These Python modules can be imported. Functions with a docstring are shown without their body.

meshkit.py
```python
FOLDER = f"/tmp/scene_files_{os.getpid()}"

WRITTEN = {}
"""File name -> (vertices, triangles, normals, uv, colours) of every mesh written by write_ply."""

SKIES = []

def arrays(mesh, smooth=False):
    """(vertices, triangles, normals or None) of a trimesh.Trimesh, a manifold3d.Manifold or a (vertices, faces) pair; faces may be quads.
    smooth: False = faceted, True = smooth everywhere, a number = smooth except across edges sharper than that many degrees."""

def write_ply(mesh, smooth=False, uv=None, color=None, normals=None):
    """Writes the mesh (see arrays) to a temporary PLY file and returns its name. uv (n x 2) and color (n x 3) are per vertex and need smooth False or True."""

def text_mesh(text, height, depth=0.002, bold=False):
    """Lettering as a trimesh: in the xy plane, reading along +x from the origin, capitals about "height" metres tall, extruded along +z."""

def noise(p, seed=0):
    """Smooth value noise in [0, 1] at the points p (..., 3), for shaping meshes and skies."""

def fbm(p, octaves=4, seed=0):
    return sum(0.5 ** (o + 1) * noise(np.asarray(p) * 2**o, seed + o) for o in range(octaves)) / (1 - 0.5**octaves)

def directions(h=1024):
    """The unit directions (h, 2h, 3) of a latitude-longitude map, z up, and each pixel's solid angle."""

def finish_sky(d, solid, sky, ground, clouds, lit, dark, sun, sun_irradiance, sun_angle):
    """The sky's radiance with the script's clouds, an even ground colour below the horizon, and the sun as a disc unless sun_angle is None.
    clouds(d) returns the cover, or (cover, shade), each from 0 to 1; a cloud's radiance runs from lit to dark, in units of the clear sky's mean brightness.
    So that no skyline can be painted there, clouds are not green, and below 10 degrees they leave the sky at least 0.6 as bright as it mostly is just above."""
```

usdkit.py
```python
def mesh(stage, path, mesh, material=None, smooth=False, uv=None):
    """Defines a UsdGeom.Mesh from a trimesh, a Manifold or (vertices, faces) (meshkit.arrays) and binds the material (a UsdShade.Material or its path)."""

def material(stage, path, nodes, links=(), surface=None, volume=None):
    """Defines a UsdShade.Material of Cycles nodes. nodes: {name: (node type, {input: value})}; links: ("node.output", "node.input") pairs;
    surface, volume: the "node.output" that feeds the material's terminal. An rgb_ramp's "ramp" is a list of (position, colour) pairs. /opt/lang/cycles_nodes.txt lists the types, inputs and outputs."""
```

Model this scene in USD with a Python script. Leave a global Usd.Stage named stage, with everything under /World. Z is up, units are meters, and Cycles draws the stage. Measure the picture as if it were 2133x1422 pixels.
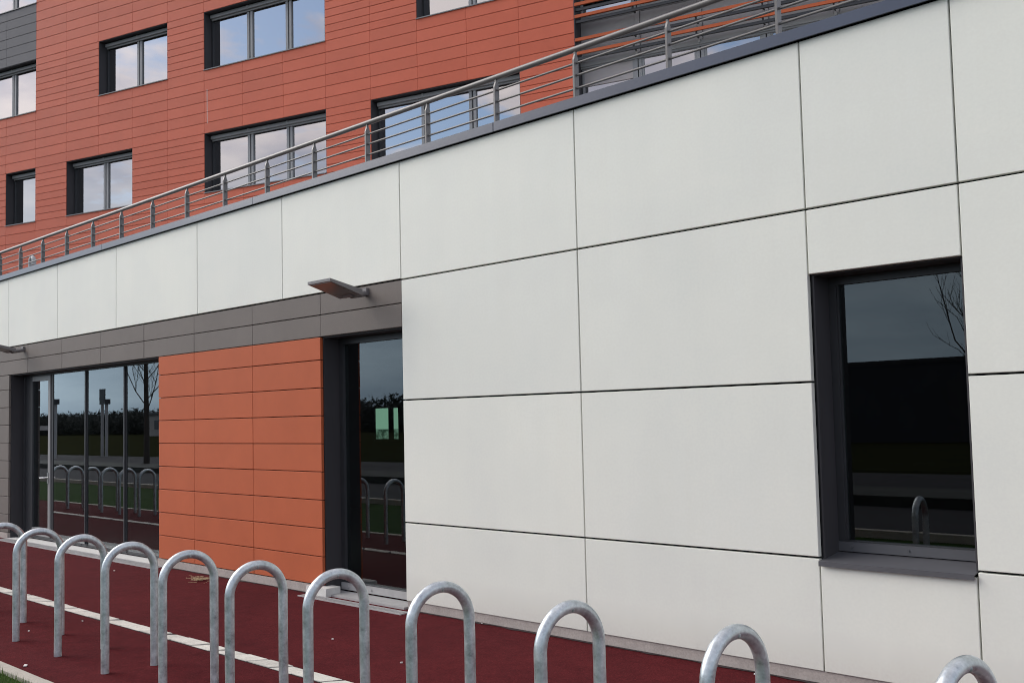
import math, random
import numpy as np
import trimesh
from shapely.geometry import Polygon
import usdkit, meshkit
from pxr import Usd, UsdGeom, UsdLux, UsdShade, Gf, Sdf

stage = Usd.Stage.CreateInMemory()
UsdGeom.SetStageUpAxis(stage, "Z")
UsdGeom.SetStageMetersPerUnit(stage, 1.0)
W = UsdGeom.Xform.Define(stage, "/World")
stage.SetDefaultPrim(W.GetPrim())
UsdGeom.Scope.Define(stage, "/World/Looks")

# ---------------------------------------------------------------- camera
# world: x along the white wing (to the right), y into the wing, z up; wing face is y = 0
FPX, CX, CY = 2100.0, 1063.0, 740.7          # focal length and principal point, pixels of a 2133 x 1422 frame
YAW, PITCH, ROLL = math.radians(-44.02), math.radians(3.512), math.radians(-1.318)
CAM = np.array([0.0, -5.85, 1.68])
_cy, _sy, _cp, _sp = math.cos(YAW), math.sin(YAW), math.cos(PITCH), math.sin(PITCH)
FWD = np.array([_sy * _cp, _cy * _cp, _sp])
_r = np.array([_cy, -_sy, 0.0]); _u = np.cross(_r, FWD)
RGT = math.cos(ROLL) * _r + math.sin(ROLL) * _u
UPV = -math.sin(ROLL) * _r + math.cos(ROLL) * _u
cam = UsdGeom.Camera.Define(stage, "/World/camera")
cam.AddTransformOp().Set(Gf.Matrix4d(*RGT, 0, *UPV, 0, *(-FWD), 0, *CAM, 1))
cam.CreateHorizontalApertureAttr(36.0)
cam.CreateVerticalApertureAttr(36.0 * 682 / 1024)
cam.CreateFocalLengthAttr(36.0 * FPX / 2133)
cam.CreateHorizontalApertureOffsetAttr((1066.5 - CX) / 2133 * 36)
cam.CreateVerticalApertureOffsetAttr((CY - 711.0) / 2133 * 36)
cam.CreateClippingRangeAttr(Gf.Vec2f(0.05, 5000))
cam.CreateExposureAttr(0.98)

# ---------------------------------------------------------------- sky and sun
SUN_DIR = np.array([-0.76, -0.36, 0.62]); SUN_DIR /= np.linalg.norm(SUN_DIR)
SUN_EL = math.asin(SUN_DIR[2]); SUN_ROT = math.atan2(SUN_DIR[0], SUN_DIR[1])
SKY_STRENGTH = 0.10
SKY_NODES = {
    "sky": ("sky_texture", {"sky_type": "single_scattering", "sun_disc": False, "sun_elevation": SUN_EL, "sun_rotation": SUN_ROT,
                            "altitude": 200.0, "air_density": 1.0, "aerosol_density": 1.2, "ozone_density": 1.0}),
    "tc": ("texture_coordinate", {}),
    "sep": ("separate_xyz", {}),
    "zc": ("math", {"math_type": "maximum", "value2": 0.0}),
    "za": ("math", {"math_type": "add", "value2": 0.22}),
    "dx": ("math", {"math_type": "divide"}),
    "dy": ("math", {"math_type": "divide"}),
    "cmb": ("combine_xyz", {"z": 15.8}),
    "n1": ("noise_texture", {"scale": 3.3, "detail": 7.0, "roughness": 0.55, "distortion": 0.2}),
    "cov": ("rgb_ramp", {"ramp": [(0.43, (0, 0, 0)), (0.53, (1, 1, 1))]}),
    "n2": ("noise_texture", {"scale": 4.2, "detail": 5.0, "roughness": 0.5}),
    "shade": ("rgb_ramp", {"ramp": [(0.34, (3.5, 3.5, 4.1)), (0.60, (6.3, 5.75, 5.65))]}),
    "low": ("map_range", {"from_min": 0.0, "from_max": 0.30, "to_min": 0.75, "to_max": 1.0, "clamp": True}),
    "lowc": ("mix", {"mix_type": "multiply", "fac": 1.0}),
    "n3": ("noise_texture", {"scale": 5.0, "detail": 5.0, "roughness": 0.55}),
    "mp3": ("mapping", {"scale": (1.0, 1.0, 5.0)}),
    "hv": ("rgb_ramp", {"ramp": [(0.34, (0.80, 0.82, 0.86)), (0.66, (1.16, 1.14, 1.12))]}),
    "hmul": ("mix", {"mix_type": "multiply", "fac": 1.0, "color1": (3.5, 4.35, 5.05)}),
    "hcol": ("mix", {"mix_type": "mix"}),
    "dot": ("vector_math", {"math_type": "dot_product", "vector2": tuple(SUN_DIR)}),
    "dmx": ("math", {"math_type": "maximum", "value2": 0.0}),
    "dpw": ("math", {"math_type": "power", "value2": 5.0}),
    "dgl": ("math", {"math_type": "multiply_add", "value2": 0.95, "value3": 0.92}),
    "glow": ("vector_math", {"math_type": "scale"}),
    "hz": ("map_range", {"from_min": 0.10, "from_max": 0.27, "to_min": 1.0, "to_max": 0.0, "clamp": True}),
    "cmax": ("math", {"math_type": "maximum"}),
    "mix": ("mix", {"mix_type": "mix"}),
    "bg": ("background_shader", {"strength": SKY_STRENGTH}),
}
SKY_LINKS = [("tc.generated", "sep.vector"), ("sep.z", "zc.value1"), ("zc.value", "za.value1"), ("sep.x", "dx.value1"), ("za.value", "dx.value2"),
             ("sep.y", "dy.value1"), ("za.value", "dy.value2"), ("dx.value", "cmb.x"), ("dy.value", "cmb.y"), ("cmb.vector", "n1.vector"), ("cmb.vector", "n2.vector"),
             ("n1.fac", "cov.fac"), ("n2.fac", "shade.fac"), ("sep.z", "low.value"), ("shade.color", "lowc.color1"), ("low.result", "lowc.color2"),
             ("sep.z", "hz.value"), ("cov.color", "cmax.value1"), ("hz.result", "cmax.value2"), ("cmax.value", "mix.fac"),
             ("tc.generated", "mp3.vector"), ("mp3.vector", "n3.vector"), ("n3.fac", "hv.fac"), ("hv.color", "hmul.color2"), ("hmul.color", "hcol.color2"), ("lowc.color", "hcol.color1"), ("hz.result", "hcol.fac"), ("tc.generated", "dot.vector1"), ("dot.value", "dmx.value1"), ("dmx.value", "dpw.value1"), ("dpw.value", "dgl.value1"), ("hcol.color", "glow.vector1"), ("dgl.value", "glow.scale"), ("sky.color", "mix.color1"), ("glow.vector", "mix.color2"), ("mix.color", "bg.color")]
SKY_MAT = usdkit.material(stage, "/World/Looks/sky_clouds", SKY_NODES, SKY_LINKS, surface="bg.background")
dome = UsdLux.DomeLight.Define(stage, "/World/sky")
UsdShade.MaterialBindingAPI.Apply(dome.GetPrim()).Bind(SKY_MAT)
dome.GetPrim().SetCustomDataByKey("kind", "structure")
dome.GetPrim().SetCustomDataByKey("label", "broken white cloud with blue gaps, seen in the window panes")
sun = UsdLux.DistantLight.Define(stage, "/World/sun")
sun.CreateNormalizeAttr(True); sun.CreateIntensityAttr(0.27); sun.CreateAngleAttr(45.0); sun.CreateColorAttr(Gf.Vec3f(1.0, 0.97, 0.92))
_z = SUN_DIR; _x = np.cross([0, 0, 1], _z); _x /= np.linalg.norm(_x); _y = np.cross(_z, _x)
sun.AddTransformOp().Set(Gf.Matrix4d(*_x, 0, *_y, 0, *_z, 0, 0, 0, 30, 1))

# ---------------------------------------------------------------- helpers
rng = random.Random(7)
taken = {}


def numbered(parent, name):
    k = taken.get((parent, name), 0)
    taken[(parent, name)] = k + 1
    return f"{parent}/{name}" if k == 0 else f"{parent}/{name}_{k:03d}"


def describe(prim, label=None, category=None, group=None, kind=None):
    for key, v in (("label", label), ("category", category), ("group", group), ("kind", kind)):
        if v:
            prim.SetCustomDataByKey(key, v)
    return prim


class MB:
    """collects simple solids that belong to ONE mesh"""
    def __init__(self):
        self.v, self.f, self.n = [], [], 0

    def add(self, v, f):
        self.v.append(np.asarray(v, float)); self.f.append(np.asarray(f, int) + self.n); self.n += len(v)
        return self

    def box(self, x0, x1, y0, y1, z0, z1):
        v = [(x, y, z) for z in (z0, z1) for y in (y0, y1) for x in (x0, x1)]
        f = [(0, 2, 3), (0, 3, 1), (4, 5, 7), (4, 7, 6), (0, 1, 5), (0, 5, 4), (2, 6, 7), (2, 7, 3), (0, 4, 6), (0, 6, 2), (1, 3, 7), (1, 7, 5)]
        return self.add(v, f)

    def hexa(self, v):
        """eight corners in the order of box()"""
        f = [(0, 2, 3), (0, 3, 1), (4, 5, 7), (4, 7, 6), (0, 1, 5), (0, 5, 4), (2, 6, 7), (2, 7, 3), (0, 4, 6), (0, 6, 2), (1, 3, 7), (1, 7, 5)]
        return self.add(v, f)

    def tm(self, m):
        return self.add(m.vertices, m.faces)

    def tube(self, pts, r, sides=12, caps=True):
        p = np.asarray(pts, float)
        t = np.gradient(p, axis=0); t /= np.linalg.norm(t, axis=1, keepdims=True)
        ref = np.array([0, 0, 1.0]) if np.abs(t[:, 2]).max() < 0.9 else np.array([1.0, 0.13, 0])
        if np.linalg.norm(np.cross(t, ref), axis=1).min() < 1e-3:
            ref = np.array([0.3, 0.9, 0.2])
        a = np.cross(t, ref); a /= np.linalg.norm(a, axis=1, keepdims=True); b = np.cross(t, a)
        rr = np.broadcast_to(r, (len(p),))
        ang = np.arange(sides) * 2 * np.pi / sides
        v = (p[:, None] + rr[:, None, None] * (np.cos(ang)[None, :, None] * a[:, None] + np.sin(ang)[None, :, None] * b[:, None])).reshape(-1, 3)
        f = []
        for i in range(len(p) - 1):
            for j in range(sides):
                q = (i * sides + j, i * sides + (j + 1) % sides, (i + 1) * sides + (j + 1) % sides, (i + 1) * sides + j)
                f += [(q[0], q[2], q[1]), (q[0], q[3], q[2])]
        if caps:
            n = len(v)
            v = np.vstack([v, p[0], p[-1]])
            m = (len(p) - 1) * sides
            for j in range(sides):
                f += [(n, j, (j + 1) % sides), (n + 1, m + (j + 1) % sides, m + j)]
        return self.add(v, f)

    def frame(self, x0, x1, y0, y1, z0, z1, w, wb=None):
        """a rectangular frame of bars butted end to end"""
        wb = w if wb is None else wb
        self.box(x0, x0 + w, y0, y1, z0, z1); self.box(x1 - w, x1, y0, y1, z0, z1)
        self.box(x0 + w, x1 - w, y0, y1, z0, z0 + wb); self.box(x0 + w, x1 - w, y0, y1, z1 - w, z1)
        return self

    def arrays(self):
        return np.vstack(self.v), np.vstack(self.f)


def mesh(parent, name, mb, mat, smooth=False, **data):
    path = numbered(str(parent), name)
    usdkit.mesh(stage, path, mb.arrays() if isinstance(mb, MB) else mb, mat, smooth=smooth)
    describe(stage.GetPrimAtPath(path), **data)
    return path


def thing(name, label, category, loc=(0, 0, 0), rotz=0.0, group=None, kind=None):
    path = numbered("/World", name)
    x = UsdGeom.Xform.Define(stage, path)
    x.AddTranslateOp().Set(Gf.Vec3d(*map(float, loc)))
    if rotz:
        x.AddRotateZOp().Set(math.degrees(rotz))
    describe(x.GetPrim(), label, category, group, kind)
    return path


def copy_of(source, name, label, category, loc, rotz=0.0, group=None):
    p = thing(name, label, category, loc, rotz, group)
    prim = stage.GetPrimAtPath(p)
    prim.GetReferences().AddInternalReference(source)
    prim.SetInstanceable(True)
    return p


def pos_noise(scale, detail=3.0, rough=0.55):
    return ("noise_texture", {"scale": scale, "detail": detail, "roughness": rough})


def surface(name, color, rough=0.5, var=0.08, scale=3.0, fine=0.0, fscale=120.0, bump=0.0, bscale=60.0, bdist=0.002, metallic=0.0, spec=0.5, island=0.0, stretch=None, coat=0.0):
    """one procedural surface: base colour with broad mottling, fine speckle, per-piece tone and fine relief"""
    c = np.array(color, float)
    lo, hi = np.clip(c * (1 - var), 0, 1), np.clip(c * (1 + var), 0, 1)
    nodes = {"g": ("geometry", {}), "mp": ("mapping", {"scale": stretch or (1, 1, 1)}), "n": pos_noise(scale, 4.0, 0.6),
             "r": ("rgb_ramp", {"ramp": [(0.3, lo), (0.7, hi)]}), "p": ("principled_bsdf", {"roughness": rough, "metallic": metallic, "specular_ior_level": spec, "coat_weight": coat, "coat_roughness": 0.25})}
    links = [("g.position", "mp.vector"), ("mp.vector", "n.vector"), ("n.fac", "r.fac")]
    last = "r.color"
    if fine:
        nodes |= {"nf": pos_noise(fscale, 2.0, 0.7), "rf": ("rgb_ramp", {"ramp": [(0.3, (1 - fine,) * 3), (0.7, (1 + fine,) * 3)]}), "mf": ("mix", {"mix_type": "multiply", "fac": 1.0})}
        links += [("g.position", "nf.vector"), ("nf.fac", "rf.fac"), (last, "mf.color1"), ("rf.color", "mf.color2")]
        last = "mf.color"
    if island:
        nodes |= {"oi": ("object_info", {}), "ri": ("rgb_ramp", {"ramp": [(0.0, (1 - island,) * 3), (1.0, (1 + island,) * 3)]}), "mi": ("mix", {"mix_type": "multiply", "fac": 1.0})}
        links += [("oi.random", "ri.fac"), (last, "mi.color1"), ("ri.color", "mi.color2")]
        last = "mi.color"
    links.append((last, "p.base_color"))
    if bump:
        nodes |= {"nb": pos_noise(bscale, 3.0, 0.6), "b": ("bump", {"strength": bump, "distance": bdist})}
        links += [("g.position", "nb.vector"), ("nb.fac", "b.height"), ("b.normal", "p.normal")]
    return usdkit.material(stage, "/World/Looks/" + name, nodes, links, surface="p.BSDF")


def plain(name, color, rough=0.5, **kw):
    return surface(name, color, rough, **kw)


def glass(name, tint, refl, strength, ior=1.5, constant=None, wave=0.0):
    """a window pane: sunlight passes, the rest mirrors by the fresnel law of its several faces (or a mirror coating)"""
    nodes = {"t": ("transparent_bsdf", {"color": tint}), "gl": ("glossy_bsdf", {"color": refl, "roughness": 0.0}), "m": ("mix_closure", {})}
    links = [("t.BSDF", "m.closure1"), ("gl.BSDF", "m.closure2")]
    nodes |= {"f": ("fresnel", {"IOR": ior}), "k": ("math", {"math_type": "multiply_add", "value2": strength, "value3": constant or 0.0, "use_clamp": True})}
    nodes |= {"gb": ("geometry", {}), "nb": ("math", {"math_type": "subtract", "value1": 1.0}), "kk": ("math", {"math_type": "multiply"})}   # the face a ray leaves by does not mirror again
    links += [("f.fac", "k.value1"), ("gb.backfacing", "nb.value2"), ("k.value", "kk.value1"), ("nb.value", "kk.value2"), ("kk.value", "m.fac")]
    if wave:
        nodes |= {"g": ("geometry", {}), "n": pos_noise(1.1, 1.0, 0.4), "b": ("bump", {"strength": wave, "distance": 0.01})}
        links += [("g.position", "n.vector"), ("n.fac", "b.height"), ("b.normal", "gl.normal")]
    return usdkit.material(stage, "/World/Looks/" + name, nodes, links, surface="m.closure")


def streaked(name):
    m = usdkit.material(stage, "/World/Looks/" + name, {
        "g": ("geometry", {}), "oi": ("object_info", {}), "mp": ("mapping", {"scale": (5.0, 5.0, 0.28)}), "n": pos_noise(1.0, 5.0, 0.65), "n2": pos_noise(1.1, 4.0, 0.6), "nf": pos_noise(48.0, 3.0, 0.7), "nb": pos_noise(90.0, 3.0, 0.6),
        "r": ("rgb_ramp", {"ramp": [(0.28, (0.744, 0.748, 0.672)), (0.52, (0.752, 0.758, 0.682)), (0.75, (0.760, 0.766, 0.692))]}),
        "r2": ("rgb_ramp", {"ramp": [(0.30, (0.955, 0.960, 0.965)), (0.65, (1.015, 1.012, 1.005))]}), "m2": ("mix", {"mix_type": "multiply", "fac": 1.0}),
        "rf": ("rgb_ramp", {"ramp": [(0.30, (0.975, 0.975, 0.975)), (0.70, (1.02, 1.02, 1.02))]}), "mf": ("mix", {"mix_type": "multiply", "fac": 1.0}),
        "ri": ("rgb_ramp", {"ramp": [(0.0, (0.972, 0.974, 0.978)), (1.0, (1.02, 1.018, 1.012))]}), "mi": ("mix", {"mix_type": "multiply", "fac": 1.0}),
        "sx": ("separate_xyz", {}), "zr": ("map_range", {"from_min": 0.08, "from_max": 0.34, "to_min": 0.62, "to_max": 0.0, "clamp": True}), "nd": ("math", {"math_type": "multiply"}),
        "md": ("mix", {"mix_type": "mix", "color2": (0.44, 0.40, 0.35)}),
        "b": ("bump", {"strength": 0.10, "distance": 0.001}), "p": ("principled_bsdf", {"roughness": 0.55, "specular_ior_level": 0.4})},
        [("g.position", "mp.vector"), ("mp.vector", "n.vector"), ("g.position", "n2.vector"), ("g.position", "nf.vector"), ("g.position", "nb.vector"), ("n.fac", "r.fac"), ("n2.fac", "r2.fac"), ("nf.fac", "rf.fac"), ("oi.random", "ri.fac"),
         ("r.color", "m2.color1"), ("r2.color", "m2.color2"), ("m2.color", "mf.color1"), ("rf.color", "mf.color2"), ("mf.color", "mi.color1"), ("ri.color", "mi.color2"),
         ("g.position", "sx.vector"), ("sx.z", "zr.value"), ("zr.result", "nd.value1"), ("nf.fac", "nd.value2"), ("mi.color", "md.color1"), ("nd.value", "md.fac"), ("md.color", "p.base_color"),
         ("nb.fac", "b.height"), ("b.normal", "p.normal")], surface="p.BSDF")
    return m


M = dict(
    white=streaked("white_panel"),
    cavity=plain("cavity_black", (0.012, 0.012, 0.013), 0.9),
    orange=surface("orange_terracotta", (0.46, 0.107, 0.041), 0.70, spec=0.25, var=0.05, scale=2.2, fine=0.07, fscale=160, bump=0.15, bscale=220, bdist=0.001, island=0.035),
    terracotta=surface("red_terracotta", (0.56, 0.118, 0.058), 0.60, spec=0.35, var=0.04, scale=1.4, fine=0.05, fscale=90, island=0.045),
    terracotta2=surface("red_terracotta_deep", (0.545, 0.111, 0.053), 0.60, spec=0.35, var=0.04, scale=1.4, fine=0.05, fscale=90, island=0.045),
    grey=surface("grey_terracotta", (0.150, 0.128, 0.112), 0.62, spec=0.35, var=0.06, scale=2.0, fine=0.10, fscale=150, island=0.03),
    slate_dark=surface("tower_grey_panel", (0.115, 0.113, 0.120), 0.60, spec=0.3, var=0.05, scale=1.5, fine=0.06, fscale=100, island=0.04),
    tower_sill=surface("tower_sill_sheet", (0.17, 0.172, 0.175), 0.42, var=0.06, scale=4.0),
    slate=surface("slate_panel", (0.29, 0.28, 0.275), 0.55, var=0.05, scale=1.5, fine=0.06, fscale=100, island=0.04),
    coping=surface("coping_metal", (0.050, 0.060, 0.088), 0.22, var=0.05, scale=1.8, fine=0.04, fscale=60, spec=0.55),
    frame=surface("anthracite_frame", (0.030, 0.031, 0.034), 0.40, var=0.10, scale=4.0),
    frame_light=surface("window_sash_grey", (0.26, 0.265, 0.265), 0.38, var=0.06, scale=4.0),
    jamb=surface("jamb_sheet", (0.034, 0.032, 0.035), 0.55, var=0.10, scale=5.0, stretch=(1, 1, 0.2)),
    sill=surface("sill_sheet", (0.085, 0.085, 0.092), 0.42, var=0.08, scale=4.0),
    leaf=surface("door_leaf_grey", (0.26, 0.26, 0.255), 0.40, var=0.05, scale=4.0),
    steel=surface("brushed_steel", (0.62, 0.62, 0.62), 0.28, metallic=1.0, var=0.05),
    rail=surface("railing_paint", (0.150, 0.138, 0.128), 0.34, var=0.08, scale=5.0),
    lampm=surface("lamp_housing", (0.15, 0.14, 0.14), 0.42, var=0.05, scale=6.0),
    lens=surface("lamp_lens", (0.13, 0.11, 0.105), 0.25, var=0.05, scale=6.0),
    concrete=surface("plinth_concrete", (0.37, 0.325, 0.295), 0.85, var=0.12, scale=6.0, fine=0.12, fscale=70, bump=0.4, bscale=60, bdist=0.004),
    block=surface("pale_stone", (0.60, 0.585, 0.55), 0.8, var=0.08, scale=9.0, fine=0.06, fscale=80),
    paver=surface("pale_paver", (0.56, 0.54, 0.48), 0.85, var=0.12, scale=7.0, fine=0.14, fscale=70, bump=0.5, bscale=80, bdist=0.004, island=0.10),
    kerb=surface("kerb_concrete", (0.42, 0.39, 0.33), 0.85, var=0.12, scale=6.0, fine=0.12, fscale=70, island=0.06),
    grate=surface("grate_metal", (0.38, 0.37, 0.36), 0.55, var=0.10, scale=9.0),
    tar=plain("tar_edge", (0.022, 0.012, 0.012), 0.9, var=0.3, scale=14.0),
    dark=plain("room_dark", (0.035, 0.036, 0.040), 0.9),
    roof=plain("roof_gravel", (0.30, 0.29, 0.28), 0.95, var=0.15, scale=12.0),
    blind=surface("blind_fabric", (0.40, 0.37, 0.36), 0.8, var=0.03, scale=3.0),
    straw=surface("straw", (0.42, 0.33, 0.19), 0.9, var=0.2, scale=30.0),
    scrap=plain("paper", (0.70, 0.66, 0.62), 0.8),
    soil=surface("earth", (0.030, 0.032, 0.016), 1.0, spec=0.0, var=0.25, scale=0.6),
    road=surface("asphalt", (0.052, 0.052, 0.056), 0.95, spec=0.1, var=0.10, scale=1.0, fine=0.15, fscale=50),
    grass=surface("grass_base", (0.022, 0.050, 0.008), 1.0, spec=0.05, var=0.3, scale=4.0, fine=0.2, fscale=60),
    bark=surface("bark", (0.055, 0.047, 0.040), 0.9, var=0.2, scale=12.0),
    hedge=surface("far_foliage", (0.035, 0.040, 0.034), 0.95, var=0.35, scale=0.9),
    render_wall=surface("pale_render", (0.42, 0.40, 0.38), 0.85, var=0.05, scale=1.0),
    shed=surface("dark_cladding", (0.034, 0.038, 0.046), 0.8, var=0.1, scale=0.8),
    pole=surface("pole_grey", (0.36, 0.36, 0.36), 0.5, var=0.05),
)
# galvanised steel: spangle plus broad run marks
M["galv"] = usdkit.material(stage, "/World/Looks/galvanised", {
    "tc": ("texture_coordinate", {}), "oi": ("object_info", {}), "off": ("vector_math", {"math_type": "add"}), "sc": ("vector_math", {"math_type": "scale", "scale": 9.0}),
    "v": ("voronoi_texture", {"scale": 95.0}), "n": pos_noise(16.0, 4.0, 0.65), "mp": ("mapping", {"scale": (1, 1, 0.22)}), "n2": pos_noise(70.0, 3.0, 0.6),
    "r1": ("rgb_ramp", {"ramp": [(0.28, (0.40, 0.435, 0.455)), (0.50, (0.50, 0.54, 0.555)), (0.74, (0.68, 0.71, 0.72))]}),
    "rv": ("rgb_ramp", {"ramp": [(0.0, (0.90, 0.90, 0.90)), (1.0, (1.10, 1.10, 1.10))]}), "m1": ("mix", {"mix_type": "multiply", "fac": 1.0}),
    "r2": ("rgb_ramp", {"ramp": [(0.58, (1, 1, 1)), (0.74, (0.82, 0.83, 0.84))]}), "m2": ("mix", {"mix_type": "multiply", "fac": 1.0}),
    "rr": ("map_range", {"from_min": 0.3, "from_max": 0.7, "to_min": 0.30, "to_max": 0.50}),
    "b": ("bump", {"strength": 0.12, "distance": 0.002}), "p": ("principled_bsdf", {"metallic": 0.85})},
    [("oi.random", "sc.vector1"), ("tc.object", "off.vector1"), ("sc.vector", "off.vector2"), ("off.vector", "v.vector"), ("off.vector", "n.vector"), ("off.vector", "mp.vector"), ("mp.vector", "n2.vector"),
     ("n.fac", "r1.fac"), ("v.color", "rv.fac"), ("r1.color", "m1.color1"), ("rv.color", "m1.color2"), ("n2.fac", "r2.fac"), ("m1.color", "m2.color1"), ("r2.color", "m2.color2"), ("m2.color", "p.base_color"),
     ("n.fac", "rr.value"), ("rr.result", "p.roughness"), ("n2.fac", "b.height"), ("b.normal", "p.normal")], surface="p.BSDF")
# wine-red asphalt: coarse grains, worn paler patches
M["red"] = usdkit.material(stage, "/World/Looks/red_asphalt", {
    "g": ("geometry", {}), "n": pos_noise(0.9, 4.0, 0.6), "v": ("voronoi_texture", {"scale": 150.0}), "nf": pos_noise(240.0, 2.0, 0.7), "n3": pos_noise(7.0, 5.0, 0.7),
    "r": ("rgb_ramp", {"ramp": [(0.30, (0.072, 0.0080, 0.0102)), (0.72, (0.096, 0.0112, 0.0132))]}),
    "rv": ("rgb_ramp", {"ramp": [(0.0, (0.60, 0.62, 0.66)), (0.75, (1.06, 1.04, 1.04)), (1.0, (1.75, 1.9, 1.9))]}), "m": ("mix", {"mix_type": "multiply", "fac": 1.0}),
    "r3": ("rgb_ramp", {"ramp": [(0.32, (0.84, 0.84, 0.86)), (0.70, (1.16, 1.22, 1.22))]}), "m3": ("mix", {"mix_type": "multiply", "fac": 1.0}),
    "b": ("bump", {"strength": 0.7, "distance": 0.004}), "p": ("principled_bsdf", {"roughness": 0.95, "specular_ior_level": 0.08})},
    [("g.position", "n.vector"), ("g.position", "v.vector"), ("g.position", "nf.vector"), ("g.position", "n3.vector"), ("n.fac", "r.fac"), ("v.color", "rv.fac"), ("r.color", "m.color1"), ("rv.color", "m.color2"),
     ("n3.fac", "r3.fac"), ("m.color", "m3.color1"), ("r3.color", "m3.color2"), ("m3.color", "p.base_color"), ("nf.fac", "b.height"), ("b.normal", "p.normal")], surface="p.BSDF")
M["blade"] = usdkit.material(stage, "/World/Looks/grass_blade", {
    "g": ("geometry", {}), "n": pos_noise(9.0, 2.0, 0.6), "r": ("rgb_ramp", {"ramp": [(0.3, (0.050, 0.090, 0.016)), (0.7, (0.095, 0.145, 0.028))]}),
    "d": ("principled_bsdf", {"roughness": 0.7}), "t": ("translucent_bsdf", {}), "m": ("mix_closure", {"fac": 0.3})},
    [("g.position", "n.vector"), ("n.fac", "r.fac"), ("r.color", "d.base_color"), ("r.color", "t.color"), ("d.BSDF", "m.closure1"), ("t.BSDF", "m.closure2")], surface="m.closure")
M["door_glass"] = glass("door_glass", (0.70, 0.76, 0.74), (0.92, 0.97, 1.0), 2.1)
M["tower_glass"] = glass("mirror_glass", (0.55, 0.57, 0.58), (0.98, 0.98, 1.0), 1.2, constant=0.40, wave=0.05)
M["daylight_glow"] = usdkit.material(stage, "/World/Looks/rear_daylight_glow", {"e": ("emission", {"color": (0.36, 0.62, 0.46), "strength": 0.42})}, surface="e.emission")  # emission stands in for daylight behind the rear window, no lamp there
M["daylight_glow_low"] = usdkit.material(stage, "/World/Looks/rear_daylight_glow_low", {"g": ("geometry", {}), "n": pos_noise(7.0, 4.0, 0.6), "r": ("rgb_ramp", {"ramp": [(0.4, (0.05, 0.10, 0.07)), (0.65, (0.30, 0.50, 0.38))]}), "e": ("emission", {"strength": 0.35})}, [("g.position", "n.vector"), ("n.fac", "r.fac"), ("r.color", "e.color")], surface="e.emission")  # dimmer mottled emission, imitating daylight in the lower part of the panes
M["green_led"] = usdkit.material(stage, "/World/Looks/green_sign_light", {"e": ("emission", {"color": (0.05, 1.0, 0.12), "strength": 2.6})}, surface="e.emission")

# ---------------------------------------------------------------- ground
def sheet(x0, x1, y0, y1, z):
    return MB().add([(x0, y0, z), (x1, y0, z), (x1, y1, z), (x0, y1, z)], [(0, 1, 2), (0, 2, 3)])


mesh("/World", "ground", sheet(-1500, 1500, -1500, 1500, -0.030), M["soil"], label="bare earth and rough grass reaching the horizon", kind="structure")
mesh("/World", "red_pavement", sheet(-60, 30, -3.12, 0.40, 0.0), M["red"], label="wine red asphalt pavement along the foot of the white wing", kind="structure")
mesh("/World", "road", sheet(-300, 200, -11.0, -6.75, -0.022), M["road"], label="grey asphalt road beyond the grass strip", kind="structure")
mesh("/World", "road", sheet(-300, 200, -20.0, -13.0, -0.022), M["road"], label="second grey carriageway beyond the planted verge", kind="structure")
mesh("/World", "lawn", sheet(-300, 200, -6.60, -3.218, -0.012), M["grass"], label="green mown strip beyond the pavement kerb", kind="structure")
mesh("/World", "field", sheet(-400, 300, -90.0, -20.6, -0.018), M["soil"], label="rough field beyond the road", kind="structure")

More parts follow.
